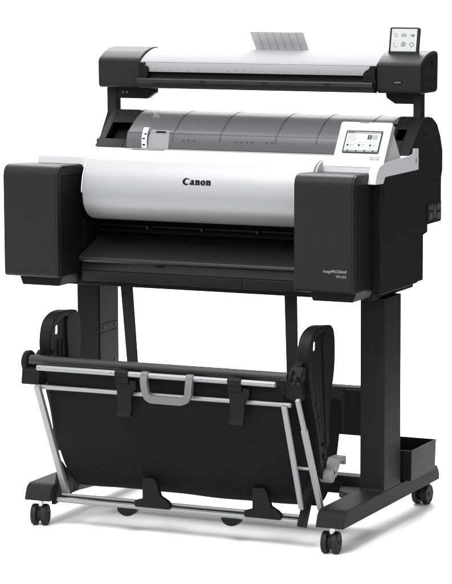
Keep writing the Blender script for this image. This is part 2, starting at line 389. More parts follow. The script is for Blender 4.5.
# ------------------------------------------------------------------ tilted control panel
def build_panel():
    u = Vector((1, 0, 0)); v = Vector((0, 0.060, 0.089)).normalized(); n = u.cross(v)
    o = Vector((0.298, 0.140, 0.8755)); Wd, Hh = 0.1275, 0.107
    def at(a, b, c=0): return o + u * a + v * b + n * c
    bm = B()
    out = rnd([(0, -0.012), (Wd, -0.012), (Wd, Hh), (0, Hh)], [0.001, 0.001, 0.006, 0.006], 5)
    prism(bm, [at(a, b) for a, b in out], -n * 0.018)
    pn = finish('control_panel', bm, M['panel'], P, 0.002, 3)
    bm = B(); prism(bm, [at(a, b, 0.0006) for a, b in ((0.046, 0.1045), (0.069, 0.1045), (0.069, 0.1078), (0.046, 0.1078))], -n * 0.004); finish('status_slot', bm, M['handle'], pn)
    # touch screen: black surround, lit glass and what it shows
    bm = B()
    def rect(a0, a1, b0, b1, c, mi): 
        f = bm.faces.new([bm.verts.new(at(a, b, c)) for a, b in ((a0, b0), (a1, b0), (a1, b1), (a0, b1))]); f.material_index = mi
    prism(bm, [at(a, b, 0.0012) for a, b in rnd([(0.0185, 0.0245), (0.1085, 0.0245), (0.1085, 0.0835), (0.0185, 0.0835)], 0.003, 4)], -n * 0.003, 0)
    rect(0.0215, 0.1055, 0.0275, 0.0805, 0.0016, 1)
    rect(0.0215, 0.1055, 0.0755, 0.0805, 0.0019, 2); rect(0.0215, 0.1055, 0.0275, 0.0325, 0.0019, 2)
    for i in range(4): rect(0.029 + i * 0.021, 0.034 + i * 0.021, 0.0285, 0.0315, 0.0022, 3)
    rect(0.024, 0.040, 0.0772, 0.0790, 0.0022, 3)
    rect(0.0250, 0.0262, 0.0555, 0.0725, 0.0019, 4)
    for b in (0.071, 0.0665, 0.062, 0.0575): rect(0.028, 0.044 + 0.006 * random.random(), b - 0.0006, b + 0.0006, 0.0019, 2 if b < 0.07 else 4)
    for i, a in enumerate((0.074, 0.0795, 0.088, 0.0935)):
        rect(a, a + 0.0042, 0.0600, 0.0725, 0.0019, 3 if i < 2 else 2)
    rect(0.0850, 0.0862, 0.062, 0.071, 0.0019, 3)
    for a in (0.0235, 0.0515, 0.0795):
        for (p, q, r_, s_) in ((a, a + 0.024, 0.0525, 0.0530), (a, a + 0.024, 0.0365, 0.0370), (a, a + 0.0005, 0.0365, 0.0530), (a + 0.0235, a + 0.024, 0.0365, 0.0530)): rect(p, q, r_, s_, 0.0019, 2)
        rect(a + 0.003, a + 0.0075, 0.042, 0.0475, 0.0019, 3); rect(a + 0.010, a + 0.021, 0.0455, 0.0470, 0.0019, 2); rect(a + 0.010, a + 0.018, 0.042, 0.0432, 0.0019, 2)
    finish('touch_screen', bm, [M['frame'], M['lcd'], M['lcdgrey'], M['lcdline'], M['lcdgreen']], pn, wn=False)
    for a in (0.090, 0.1035):
        bm = B(); prism(bm, [at(p, q, 0.0012) for p, q in rnd([(a, 0.0085), (a + 0.0095, 0.0085), (a + 0.0095, 0.0165), (a, 0.0165)], 0.0015, 3)], -n * 0.003); finish('button', bm, M['glide'], pn, 0.0006, 2)
    # its white foot on the deck
    bm = B(); prism_x(bm, rnd([(0.150, 0.860), (0.25, 0.860), (0.25, 0.885), (0.205, 0.945), (0.190, 0.930), (0.150, 0.872)], 0.004), 0.301, 0.4235); finish('panel_foot', bm, M['white'], pn, 0.002, 2)
build_panel()

# ------------------------------------------------------------------ roll compartment and its smoked cover
def build_roll():
    prof = spline([(0.299, 0.8800), (0.3005, 0.9000), (0.306, 0.9165)], 3)[:-1] + spline([(0.306, 0.9165), (0.327, 0.9300), (0.358, 0.9490), (0.392, 0.9610), (0.430, 0.9640), (0.470, 0.9560), (0.503, 0.930), (0.520, 0.893), (0.522, 0.835)], 5)
    bm = B(); shell(bm, prof, -0.312, 0.362, 0.0025)
    rcv = finish('roll_cover', bm, M['smoke'], P)
    bm = B()
    outer = [(p.x - 0.0002, p.y + 0.0002) for p in prof[3:30]]
    for x in (-0.188, -0.062, 0.085, 0.19, 0.31):
        shell(bm, outer, x - 0.0016, x + 0.0016, -0.0008)
    finish_each('stiffening_rib', bm, M['rib'], rcv)
    bm = B()
    for x in (-0.160, -0.148, -0.132, -0.020, -0.006, 0.008, 0.022, 0.060, 0.074):
        prism_x(bm, [(0.2996, 0.899), (0.3005, 0.899), (0.3010, 0.902), (0.2998, 0.902)], x, x + 0.005)
    finish_each('scale_mark', bm, M['rib'], rcv)
    # thin dark line at the folded lower lip
    bm = B(); tube(bm, [(-0.312, 0.3035, 0.9175), (0.362, 0.3035, 0.9175)], 0.0006, 6); finish('fold_line', bm, M['rib'], rcv)
    # paper roll trough and spindle inside
    bm = B(); shell(bm, [(0.302, 0.881), (0.345, 0.868), (0.40, 0.85), (0.46, 0.85), (0.515, 0.88)], -0.312, 0.362, 0.004); finish('roll_trough', bm, M['handle'], P)
    bm = B(); lathe(bm, (-0.312, 0.425, 0.893), (1, 0, 0), [(0, 0.046), (0.674, 0.046)], 36); finish('paper_spindle', bm, M['handle'], P)
    # pale guide with register marks, standing against the face of the cover
    gp = spline([(0.2935, 0.8800), (0.2935, 0.8990), (0.2995, 0.9170), (0.3080, 0.9290)], 5)
    bm = B(); shell(bm, gp, -0.268, -0.254, 0.003); gd = finish('edge_guide', bm, M['white'], P)
    bm = B(); prism(bm, [(-0.2535, 0.297, 0.8795), (-0.1980, 0.297, 0.8795), (-0.1960, 0.3045, 0.9230), (-0.2440, 0.3045, 0.9240), (-0.2520, 0.300, 0.9060)], (0, 0.0015, 0)); finish('guide_plate', bm, M['guide'], gd)
    bm = B()
    for k, x in ((6, -0.2655), (9, -0.2620), (2, -0.2650)):
        p = gp[k]; box(bm, x, x + 0.0065, p.x - 0.0010, p.x + 0.001, p.y - 0.0016, p.y + 0.0016)
    box(bm, -0.232, -0.207, 0.3020, 0.3046, 0.9175, 0.9210)
    finish_each('register_mark', bm, M['ink'], gd)
    # sloping roll holders at both ends, each with a pocket
    for x0, x1, p0, p1 in ((-0.401, -0.3135, -0.384, -0.326), (0.3635, 0.4245, 0.372, 0.397)):
        fr = [(0.3005, 0.8795), (0.345, 0.8795), (0.43, 0.90), (0.455, 0.955), (0.440, 0.964), (0.402, 0.9635)]
        bm = B()
        # three strips leave an open pocket in the slope
        def at(t): return (0.3005 + (0.402 - 0.3005) * t, 0.8795 + (0.9635 - 0.8795) * t)
        lo, hi = (0.22, 0.66) if x0 < 0 else (0.40, 0.68)
        prism_x(bm, [at(0), (0.345, 0.8795), (0.36, 0.89), at(lo)], p0, p1)
        prism_x(bm, [at(hi), (0.42, 0.93), (0.455, 0.955), (0.440, 0.964), at(1)], p0, p1)
        for a, b in ((x0, p0), (p1, x1)): prism_x(bm, fr, a, b)
        h = finish('roll_holder', bm, M['cover'] if x0 < 0 else M['body'], P, 0.0015, 2)
        bm = B(); prism_x(bm, [(0.352, 0.884), (0.43, 0.902), (0.435, 0.93), (0.415, 0.93)], p0 + 0.001, p1 - 0.001); finish('pocket', bm, M['deep'], h)
build_roll()

# ------------------------------------------------------------------ scanner on its two posts
S = None
def build_scanner():
    global S
    prof = rnd([(0.360, 1.026), (0.480, 1.026), (0.480, 1.112), (0.405, 1.107), (0.381, 1.085), (0.381, 1.048), (0.360, 1.044)], 0.004)
    bm = B(); prism_x(bm, [(0.384, 1.028), (0.478, 1.028), (0.478, 1.108), (0.410, 1.100), (0.384, 1.082)], -0.335, 0.335)
    S = finish('scanner', bm, M['deep'], P, 0.003)
    # white lid that curves over, and the pale glass plate in front
    lid = spline([(0.3765, 1.0850), (0.383, 1.0905), (0.400, 1.1000), (0.425, 1.1095), (0.452, 1.1150), (0.484, 1.1160)], 5)
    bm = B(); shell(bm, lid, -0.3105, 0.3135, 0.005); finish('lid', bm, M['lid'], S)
    bm = B(); prism_x(bm, rnd([(0.3745, 1.0612), (0.3830, 1.0602), (0.3835, 1.0838), (0.3760, 1.0842)], 0.001, 2), -0.296, 0.297)
    for i in range(26):
        x = -0.27 + i * 0.0215 + random.uniform(-0.004, 0.004); w, h = random.choice((0.001, 0.005, 0.008)), random.choice((0.002, 0.003, 0.005))
        bm.faces.new([bm.verts.new(q) for q in ((x, 0.3742, 1.0655), (x + w, 0.3742, 1.0655), (x + w, 0.3742 + h * 0.05, 1.0655 + h), (x, 0.3742 + h * 0.05, 1.0655 + h))]).material_index = 1
    finish('glass_plate', bm, [M['glide'], M['guide']], S, wn=False)
    bm = B(); box(bm, -0.296, 0.297, 0.383, 0.3945, 1.045, 1.0605); finish('feed_gap_shade', bm, M['deep'], S)  # black strip put into the feed gap to stand for its shade
    # document table
    prof = rnd([(0.352, 1.0455), (0.384, 1.0475), (0.384, 1.0200), (0.362, 1.0215), (0.361, 1.0310), (0.352, 1.0320)], [0.003, 0.001, 0.001, 0.003, 0.001, 0.003], 3)
    bm = B(); prism_x(bm, prof, -0.309, 0.3125); dt = finish('document_table', bm, M['tray'], S, 0.0008, 2)
    bm = B(); box(bm, -0.262, 0.305, 0.3513, 0.3530, 1.0335, 1.0355); 
    for x in (-0.14, 0.025, 0.19): prism_y(bm, rnd([(x, 1.0385), (x + 0.018, 1.0385), (x + 0.014, 1.042), (x + 0.004, 1.042)], 0.001, 2), 0.3511, 0.353)
    finish('table_groove', bm, M['deep'], dt)
    # dark stepped paper stops beside each end cover
    for s, x0, x1 in ((1, -0.312, -0.286), (-1, 0.314, 0.283)):
        q = [(x0, 1.022), (x0, 1.081), (x0 + s * 0.004, 1.0855), (x0 + s * 0.012, 1.0855), (x0 + s * 0.017, 1.077), (x0 + s * 0.024, 1.074), (x1, 1.066), (x1, 1.050), (x0 + s * 0.021, 1.046), (x0 + s * 0.018, 1.022)]
        bm = B(); prism_y(bm, q, 0.366, 0.384); finish('paper_stop', bm, M['body'], S, 0.002, 2)
    # rounded end covers
    roof = [tuple(p) for p in spline([(0.3740, 1.0860), (0.3785, 1.0925), (0.392, 1.1010), (0.413, 1.1110), (0.440, 1.1175), (0.472, 1.1190), (0.487, 1.1150), (0.4915, 1.105)], 4)]
    end = rnd([(0.4895, 1.0200), (0.3750, 1.0200)], 0) + roof
    end = rnd(end, [0.016, 0.012] + [0] * len(roof), 5)
    ends = []
    for x0, x1 in ((-0.4275, -0.3115), (0.3145, 0.4275)):
        bm = B(); prism_x(bm, end, x0, x1); ends.append(finish('end_cover', bm, M['cover'], S, 0.004, 3, 50))
    e = ends[1]
    bm = B(); prism_x(bm, rnd([(0.437, 1.083), (0.455, 1.083), (0.455, 1.098), (0.437, 1.098)], 0.002, 3), 0.4268, 0.4284)
    for y, z in ((0.386, 1.078), (0.386, 1.033)): lathe(bm, (0.4268, y, z), (1, 0, 0), [(0, 0.0026), (0.0014, 0.0026)], 12)
    finish_each('screw_cap', bm, M['deep'], e)
    # second seam: the thin outer cheek
    bm = B(); prism_x(bm, rnd([(0.4850, 1.0255), (0.3830, 1.0255)] + [(0.432 + (y - 0.432) * 0.91, z - 0.0045) for y, z in roof], [0.014, 0.010] + [0] * len(roof), 5), 0.4255, 0.4282); finish('cheek_plate', bm, M['body'], e, 0.001, 2, 40)
    bm = B(); prism_y(bm, rnd([(0.356, 1.0425), (0.381, 1.0425), (0.381, 1.0520), (0.356, 1.0520)], 0.0045, 6), 0.3738, 0.3752); prt = finish('usb_port', bm, M['deep'], e)
    bm = B(); prism_y(bm, rnd([(0.360, 1.0448), (0.377, 1.0448), (0.377, 1.0492), (0.360, 1.0492)], 0.001, 2), 0.3731, 0.3741); finish('port_tongue', bm, M['port'], e)
    bm = B(); box(bm, 0.306, 0.3152, 0.3672, 0.384, 1.034, 1.056); finish('end_recess', bm, M['deep'], e)
    # paper return guide that leans over the lid
    bm = B(); 
    gp = [(0.486, 1.092), (0.4815, 1.112), (0.468, 1.128), (0.452, 1.146), (0.441, 1.1595)]
    shell(bm, gp, -0.0445, 0.097, 0.0022)
    pg = finish('paper_guide', bm, M['leaf'], S, 0.0008, 2)
    bm = B()
    for i in range(1, 7):
        x = -0.0445 + i * 0.0202; tube(bm, [(x, y - 0.0012, z + 0.0005) for y, z in gp[1:]], 0.0007, 6)
    finish_each('guide_rib', bm, M['leaf'], pg)
    # small tilted touch display
    u = Vector((1, 0, 0)); v = Vector((0, 0.012, 0.058)).normalized(); n = u.cross(v); o = Vector((0.327, 0.418, 1.108))
    def at(a, b, c=0): return o + u * a + v * b + n * c
    bm = B(); prism(bm, [at(a, b) for a, b in rnd([(0.0, 0), (0.0755, 0), (0.0755, 0.0685), (0.0, 0.0685)], [0.001, 0.001, 0.005, 0.005], 5)], -n * 0.009)
    ds = finish('scanner_display', bm, M['cover'], S, 0.0015, 3)
    bm = B()
    def quad(pts, c, mi):
        f = bm.faces.new([bm.verts.new(at(a, b, c)) for a, b in pts]); f.material_index = mi
    quad([(0.0055, 0.0105), (0.0698, 0.0105), (0.0698, 0.0645), (0.0055, 0.0645)], 0.0007, 0)
    def stroke(pts, w=0.0008, mi=1):
        for (a, b), (c, d) in zip(pts, pts[1:]):
            L = math.hypot(c - a, d - b) or 1; nx, ny = -(d - b) / L * w / 2, (c - a) / L * w / 2
            quad([(a - nx, b - ny), (c - nx, d - ny), (c + nx, d + ny), (a + nx, b + ny)], 0.0011, mi)
    X, Y = (0.0165, 0.0372, 0.0580), (0.0490, 0.0265)
    stroke([(X[0] - 0.005, Y[0] + 0.005), (X[0] + 0.001, Y[0] + 0.003), (X[0] + 0.005, Y[0] - 0.005)]); stroke([(X[0] - 0.004, Y[0] + 0.001), (X[0] + 0.001, Y[0] - 0.005)])
    stroke(ell(X[1], Y[0] - 0.002, 0.006, 0.005, 20, 160, 8), 0.0014); stroke([(X[1] - 0.006, Y[0] - 0.002), (X[1] + 0.006, Y[0] - 0.002)], 0.0014)
    stroke([(X[2] - 0.006, Y[0]), (X[2] + 0.006, Y[0])], 0.0013); stroke(ell(X[2] + 0.002, Y[0] - 0.001, 0.003, 0.003, 0, 360, 10) + [(X[2] + 0.005, Y[0] - 0.001)], 0.0012)
    stroke([(X[0] - 0.004, Y[1] + 0.005), (X[0] - 0.003, Y[1] - 0.002), (X[0] + 0.001, Y[1] - 0.005), (X[0] + 0.005, Y[1] - 0.005)])
    stroke(ell(X[1], Y[1], 0.006, 0.005, 10, 170, 8), 0.0016); stroke(ell(X[1], Y[1] - 0.001, 0.0025, 0.0025, 0, 360, 8), 0.0014); stroke([(X[1] - 0.006, Y[1] - 0.003), (X[1] + 0.006, Y[1] - 0.003)], 0.0012)
    stroke([(X[2], Y[1] + 0.006), (X[2] + 0.006, Y[1]), (X[2], Y[1] - 0.006), (X[2] - 0.006, Y[1]), (X[2], Y[1] + 0.006)], 0.0011)
    finish('display_glass', bm, [M['lcd'], M['lcdline']], S, wn=False)
    bm = B(); prism(bm, [at(a, b, 0.0006) for a, b in ell(0.058, 0.0052, 0.0022, 0.0018, 0, 360, 14)], -n * 0.002); finish('home_button', bm, M['body'], S)
    # brackets and posts
    bm = B(); prism_y(bm, rnd([(-0.4172, 1.0195), (-0.4172, 0.9925), (-0.307, 0.9925), (-0.285, 1.0080), (-0.285, 1.0195)], 0.002, 2), 0.4035, 0.425); finish('bracket', bm, M['body'], S, 0.0015, 2)
    bm = B(); prism_y(bm, rnd([(0.4172, 1.0195), (0.4172, 0.9945), (0.350, 0.9945), (0.329, 1.0080), (0.326, 1.0195)], 0.002, 2), 0.4035, 0.425); finish('bracket', bm, M['body'], S, 0.0015, 2)
    bm = B()
    for x in (-0.373, -0.362): lathe(bm, (x, 0.4027, 1.008), (0, 1, 0), [(0, 0.003), (0.002, 0.003)], 12)
    finish_each('screw', bm, M['handle'], S)
    for x0, x1 in ((-0.4175, -0.3915), (0.3970, 0.4175)):
        bm = B(); box(bm, x0, x1, 0.402, 0.429, 0.86, 1.0192); finish('post', bm, M['stand'], P, 0.002, 2)
build_scanner()

# ------------------------------------------------------------------ stand
def build_stand():
    st_parts = []
    for s in (-1, 1):
        xa, xb = sorted((s * 0.349, s * 0.410)) if s > 0 else (-0.3955, -0.3365)
        bm = B(); prism_z(bm, rnd([(xa, 0.189), (xb, 0.189), (xb, 0.297), (xa, 0.297)], 0.003, 3), 0.101, 0.5565)
        c = finish('column', bm, M['stand'], P, 0.0008, 2); st_parts.append(c)
        # foot: a pressed steel channel, front end rounded over
        fa, fb = (0.342, 0.410) if s > 0 else (-0.410, -0.342)
        prof = rnd([(-0.064, 0.062), (0.565, 0.062), (0.565, 0.078), (0.548, 0.101), (-0.050, 0.101)], [0.003, 0.004, 0.02, 0.02, 0.030], 7)
        bm = B(); prism_x(bm, prof, fa, fb); finish('foot', bm, M['stand'], P, 0.0035, 3)
        # flared joint where the column meets the foot
        bm = B(); prism_x(bm, [(0.182, 0.1005), (0.304, 0.1005), (0.299, 0.107), (0.187, 0.107)], xa + 0.001, xb - 0.0005); finish('collar', bm, M['stand'], c, 0.002, 2)
    # screwed plates on the inner face of the left column
    c = st_parts[0]
    bm = B()
    for z0, z1 in ((0.455, 0.553), (0.434, 0.453), (0.345, 0.432)): prism_x(bm, rnd([(0.194, z0), (0.292, z0 - 0.0005), (0.292, z1), (0.194, z1)], 0.002, 2), -0.3363, -0.3353)
    finish_each('column_plate', bm, M['cover'], c, 0.0006, 2)
    bm = B()
    for z in (0.548, 0.444, 0.356):
        for y in (0.215, 0.275): lathe(bm, (-0.3358, y, z), (1, 0, 0), [(0, 0.0042), (0.0016, 0.0036)], 14)
    finish_each('screw', bm, M['screw'], c)
    # cross members
    bm = B(); box(bm, -0.336, 0.3485, 0.205, 0.245, 0.226, 0.340); b = finish('cross_beam', bm, M['stand'], P, 0.004)
    bm = B(); box(bm, 0.307, 0.3487, 0.198, 0.2045, 0.232, 0.336); finish('joint_plate', bm, M['body'], b, 0.002, 2)
    bm = B(); box(bm, -0.341, 0.3415, 0.232, 0.275, 0.078, 0.122); finish('lower_beam', bm, M['stand'], P, 0.004)
    for s in (-1, 1):
        q = [(s * 0.3413, 0.14), (s * 0.3413, 0.2315), (s * 0.285, 0.2315), (s * 0.302, 0.175)]
        bm = B(); prism_z(bm, q, 0.082, 0.100); finish('gusset', bm, M['stand'], P, 0.002, 2)
    # braces down from the printer to the basket
    for x0, x1 in ((-0.257, -0.239), (0.170, 0.156)):
        bm = B(); 
        prism_z(bm, [(-0.016, -0.003), (0.016, -0.003), (0.016, 0.003), (-0.016, 0.003)], 0, 1)
        for v in bm.verts:
            t = v.co.z; s_ = 1 - 0.12 * (1 - t); v.co = Vector((v.co.x * s_ + (x1 + (x0 - x1) * t if x0 < 0 else 0.1765 + 0.005 * (1 - t)), 0.180 + v.co.y, 0.350 + t * 0.235))
        finish('support_strap', bm, M['rubber'], P, 0.001, 2)
    # open box on the right foot
    bm = B(); R = []
    for d, z in ((0.002, 0.1035), (0.0, 0.177), (0.0028, 0.177), (0.0045, 0.107)):
        R.append([bm.verts.new(q) for q in ((0.330 + d, 0.318 + d, z), (0.430 - d, 0.318 + d, z), (0.430 - d, 0.486 - d, z), (0.330 + d, 0.486 - d, z))])
    for a, b in zip(R, R[1:]):
        for k in range(4): bm.faces.new((a[k], a[(k+1) % 4], b[(k+1) % 4], b[k]))
    bm.faces.new(R[0][::-1]); bm.faces.new(R[3])
    finish('accessory_box', bm, M['body'], P, 0.0008, 2, label='open-topped black box behind the right column')

    # casters
    cs = bpy.data.objects.new('caster', None); COL.objects.link(cs); cs.parent = P; WORLD[cs] = Vector((0.375, -0.044, 0)); cs.location = WORLD[cs] - WORLD[P]
    x, y = 0.375, -0.044; a = math.radians(8); ax = Vector((math.cos(a), math.sin(a), 0))
    bm = B(); lathe(bm, (x, y, 0.044), (0, 0, 1), [(0, 0.007), (0.012, 0.006), (0.0182, 0.006)], 16); finish('stem', bm, M['steel'], cs)
    c0 = Vector((x - 0.004, y + 0.004, 0.0255))
    bm = B(); lathe(bm, c0 - ax * 0.0055, ax, [(0, 0.016), (0.011, 0.016)], 24)
    lathe(bm, (x, y, 0.036), (0, 0, 1), [(0, 0.0085), (0.011, 0.0085)], 18); tube(bm, [c0 - ax * 0.0215, c0 + ax * 0.0215], 0.0045, 12)
    finish('fork', bm, M['rubber'], cs)
    for sgn in (-1, 1):
        bm = B(); lathe(bm, c0 + ax * sgn * 0.0055, ax * sgn, [(0.0, 0.0235), (0.0012, 0.0252), (0.0105, 0.0255), (0.0135, 0.0240), (0.0150, 0.0195), (0.0136, 0.0180), (0.0136, 0.0060), (0.0155, 0.0050)], 36)
        finish('wheel', bm, M['rubber'], cs)
    for (cx, cy, rot) in ((-0.375, -0.044, 0.10), (0.375, 0.543, -0.20), (-0.375, 0.543, 0.3)):
        c = cs.copy(); COL.objects.link(c); c.parent = P; c.location = Vector((cx, cy, 0)) - WORLD[P]; c.rotation_euler.z = rot
        for ch in list(cs.children):
            d = ch.copy(); COL.objects.link(d); d.parent = c
build_stand()

# ------------------------------------------------------------------ paper basket
def build_basket():
    # ear-shaped arms on both sides, with a slot on the face turned right
    def outline(keys, n=5): return [tuple(p) for p in spline(keys + [keys[0]], n)][:-1]
    def ear(x0, x1):
        keys = [(-0.0700, 0.430), (-0.0690, 0.470), (-0.056, 0.498), (-0.028, 0.5135), (0.010, 0.5180), (0.050, 0.5160), (0.074, 0.507), (0.0830, 0.475), (0.0800, 0.410), (0.060, 0.345), (0.046, 0.245), (0.036, 0.172), (0.018, 0.162), (0.002, 0.180), (-0.020, 0.275), (-0.052, 0.355)]
        out = outline(keys)
        hole = rnd([(-0.0400, 0.466), (-0.0240, 0.468), (-0.0240, 0.490), (-0.0370, 0.487)], 0.004, 5)
        bm = plate_mesh([[(y - 0.02 * 0, z) for y, z in out], hole[::-1]])
        for v in bm.verts: v.co = Vector((x1 - 0.0065, v.co.x, v.co.y))
        r_ = bmesh.ops.extrude_face_region(bm, geom=bm.faces[:])
        bmesh.ops.translate(bm, verts=[g for g in r_['geom'] if isinstance(g, bmesh.types.BMVert)], vec=(0.0030, 0, 0))
        o = finish('basket_arm', bm, M['body'], P)
        # deep flange along the front edge and over the top
        F = spline([(0.060, 0.5135), (0.010, 0.5185), (-0.028, 0.5140), (-0.056, 0.4985), (-0.0695, 0.470), (-0.0705, 0.430), (-0.0525, 0.355), (-0.0205, 0.275), (0.0015, 0.180)], 6)
        bm = B(); shell(bm, F, x0, x1, -0.014); finish('arm_rim', bm, M['body'], o, 0.0025, 3, 50)
        pl = outline([(0.0150, 0.440), (0.0120, 0.470), (0.0140, 0.495), (0.026, 0.5085), (0.050, 0.5120), (0.072, 0.505), (0.0815, 0.472), (0.0785, 0.410), (0.058, 0.345), (0.046, 0.25), (0.036, 0.235), (0.027, 0.27), (0.021, 0.36)])
        bm = B(); prism_x(bm, pl, x1 - 0.0085, x1 + 0.0004); finish('arm_plate', bm, M['body'], o, 0.0022, 3, 50)
        bm = B()
        for dy, r in ((-0.022, 0.0030), (-0.003, 0.0026)):
            tube(bm, [tuple((x1 - 0.0035, p.x + dy, p.y)) for p in spline([(0.0, 0.452), (-0.001, 0.41), (0.010, 0.34), (0.026, 0.27)], 5)], r, 8)
        finish_each('slot_rib', bm, M['cover'], o)
        return o
    for o_ in (ear(-0.360, -0.330), ear(0.300, 0.330)): o_.location.z -= 0.006
    # dark roller across the front with a disc knob at its left end
    bm = B(); tube(bm, [(-0.355, -0.120, 0.411), (0.300, -0.120, 0.411)], 0.0122, 22); rl = finish('guide_roller', bm, M['tray'], P)
    bm = B(); lathe(bm, (-0.378, -0.108, 0.405), (1, 0, 0), [(0, 0.020), (0.004, 0.0262), (0.014, 0.0270), (0.018, 0.024), (0.022, 0.014)], 32); finish('end_knob', bm, M['body'], rl)
    bm = B(); lathe(bm, (0.296, -0.108, 0.405), (1, 0, 0), [(0, 0.014), (0.003, 0.0205), (0.010, 0.0220), (0.014, 0.0205), (0.0145, 0.015), (0.024, 0.014), (0.0245, 0.007), (0.027, 0.006)], 28)
    prism_x(bm, rnd([(-0.118, 0.414), (-0.096, 0.434), (-0.080, 0.428), (-0.084, 0.404), (-0.104, 0.398)], 0.004, 3), 0.316, 0.327)
    prism_x(bm, rnd([(-0.128, 0.398), (-0.100, 0.432), (-0.062, 0.447), (-0.05, 0.43), (-0.06, 0.36), (-0.112, 0.345), (-0.130, 0.366)], 0.008, 4), 0.298, 0.318)
    finish('end_knob', bm, M['body'], rl, 0.0012, 2)
    bm = B(); prism_x(bm, rnd([(-0.134, 0.392), (-0.07, 0.415), (-0.05, 0.43), (-0.05, 0.38), (-0.110, 0.352), (-0.140, 0.356)], 0.006, 4), -0.372, -0.325); finish('pivot_block', bm, M['body'], rl, 0.0015, 2)
    # silver rods
    def rod(name, p0, p1, r, m='alu', n=16):
        bm = B(); tube(bm, [p0, p1], r, n); return finish(name, bm, M[m], P, 0.0008, 2)
    r1 = rod('upper_rod', (-0.324, -0.147, 0.3985), (0.281, -0.147, 0.3985), 0.0066)
    bm = B()
    for x in (-0.317, -0.104 - 0.024, -0.065, 0.045 + 0.055, 0.27): lathe(bm, (x, -0.1538, 0.400), (0, 1, 0), [(0, 0.0011), (0.002, 0.0011)], 10)
    finish_each('screw', bm, M['screw'], r1)
    rod('middle_rod', (-0.322, -0.133, 0.3515), (0.312, -0.133, 0.3515), 0.0054)
    def flat(name, p0, p1, wx, wn): bm = B(); bar(bm, p0, p1, wx, wn); return finish(name, bm, M['alu'], P, 0.0018, 3)
    flat('side_rod', (-0.3255, -0.146, 0.356), (-0.3255, -0.009, 0.074), 0.0155, 0.012)
    flat('side_rod', (0.2985, -0.1405, 0.349), (0.2990, -0.042, 0.096), 0.0125, 0.008)
    o = flat('side_rod', (0.3345, -0.148, 0.368), (0.3345, -0.110, 0.292), 0.0100, 0.010)
    bm = B(); bar(bm, (0.3345, -0.111, 0.294), (0.3345, -0.012, 0.092), 0.0135, 0.012); finish('rod_sleeve', bm, M['alu'], o, 0.002, 3)
    # short link between the two right rods
    bm = B(); tube(bm, [(0.300, -0.066, 0.196), (0.335, -0.066, 0.196)], 0.0035, 10); finish('link_pin', bm, M['alu'], P)
    # bottom rails with dark feet below
    fr = rod('bottom_rod', (-0.336, -0.032, 0.0630), (0.287, -0.032, 0.0630), 0.0062)
    bm = B(); tube(bm, [(-0.330, -0.020, 0.0735), (0.285, -0.020, 0.0735)], 0.0042, 10); finish('rear_rail', bm, M['alu'], fr)
    bm = B(); tube(bm, [(-0.333, -0.0285, 0.0705), (0.286, -0.0285, 0.0705)], 0.0018, 8); finish('rail_groove', bm, M['body'], fr)
    for x in (-0.153, 0.117):
        bm = B(); q = [(x + a, 0.058 + b) for a, b in ell(0, 0, 0.0245, 0.0195, 180, 360, 18)]; prism_y(bm, q, -0.036, -0.014); finish('rest_pad', bm, M['body'], fr, 0.003, 3)
    # black braces at the lower corners
    bm = B(); bar(bm, (0.296, -0.034, 0.052), (0.313, 0.022, 0.225), 0.016, 0.026); finish('corner_brace', bm, M['body'], P, 0.002, 2)
    bm = B(); prism_x(bm, rnd([(-0.045, 0.050), (0.05, 0.062), (0.055, 0.10), (-0.005, 0.155), (-0.030, 0.08)], 0.006), -0.349, -0.340); finish('corner_brace', bm, M['body'], P, 0.002, 2)
    bm = B(); prism_y(bm, [(-0.312, 0.076), (-0.268, 0.090), (-0.296, 0.128)], 0.026, 0.032); finish('corner_gusset', bm, M['handle'], P)
    # grey release lever by the right foot
    bm = B(); lathe(bm, (0.318, 0.032, 0.163), (1, 0, 0), [(0, 0.0145), (0.001, 0.0160), (0.026, 0.0160), (0.028, 0.0145), (0.028, 0.0065), (0.0265, 0.006)], 28)
    hook = [(0.034, 0.172), (0.062, 0.199), (0.108, 0.198), (0.113, 0.191), (0.112, 0.176), (0.106, 0.176), (0.104, 0.188), (0.080, 0.188), (0.052, 0.156)]
    prism_x(bm, rnd(hook, [0.002, 0.006, 0.006, 0.004, 0.002, 0.002, 0.004, 0.006, 0.002], 4), 0.320, 0.346)
    finish('release_lever', bm, M['guide'], P, 0.001, 2)
    # pivot screws on the right arm
    bm = B()
    for y, z, r in ((-0.030, 0.335, 0.006), (-0.018, 0.300, 0.006), (0.020, 0.236, 0.005), (0.020, 0.210, 0.006), (0.032, 0.203, 0.006)): lathe(bm, (0.329, y, z), (1, 0, 0), [(0, r), (0.002, r), (0.003, r * 0.7)], 18)
    finish_each('pivot', bm, M['body'], P)
    # fabric sling: down behind the rods, round the bottom, up to the beam
    path = spline([(-0.126, 0.406), (-0.136, 0.388), (-0.128, 0.352), (-0.108, 0.300), (-0.076, 0.215), (-0.034, 0.145), (0.014, 0.098), (0.066, 0.083), (0.120, 0.098), (0.168, 0.150), (0.198, 0.235), (0.203, 0.31)], 7)
    bm = B(); nx = 44; rows = []
    for j, p in enumerate(path):
        row = []
        for i in range(nx + 1):
            u_ = i / nx; x = -0.309 + u_ * 0.603
            w = 0.0030 * math.sin(u_ * 9 + j * 0.11) + 0.0012 * math.sin(u_ * 23 + j * 0.05 + 1.3) + 0.0035 * math.sin(j * 0.17 + 2 * u_)
            s_ = math.sin(math.pi * min(1, j / 60))
            row.append(bm.verts.new((x, p.x + w * s_ - 0.004 * s_ * math.sin(math.pi * u_), p.y + 0.5 * w * s_)))
        rows.append(row)
    for a, b in zip(rows, rows[1:]):
        for i in range(nx): bm.faces.new((a[i], a[i+1], b[i+1], b[i]))
    bmesh.ops.solidify(bm, geom=bm.faces[:], thickness=0.0012)
    finish('fabric_sling', bm, M['cloth'], P, wn=False)
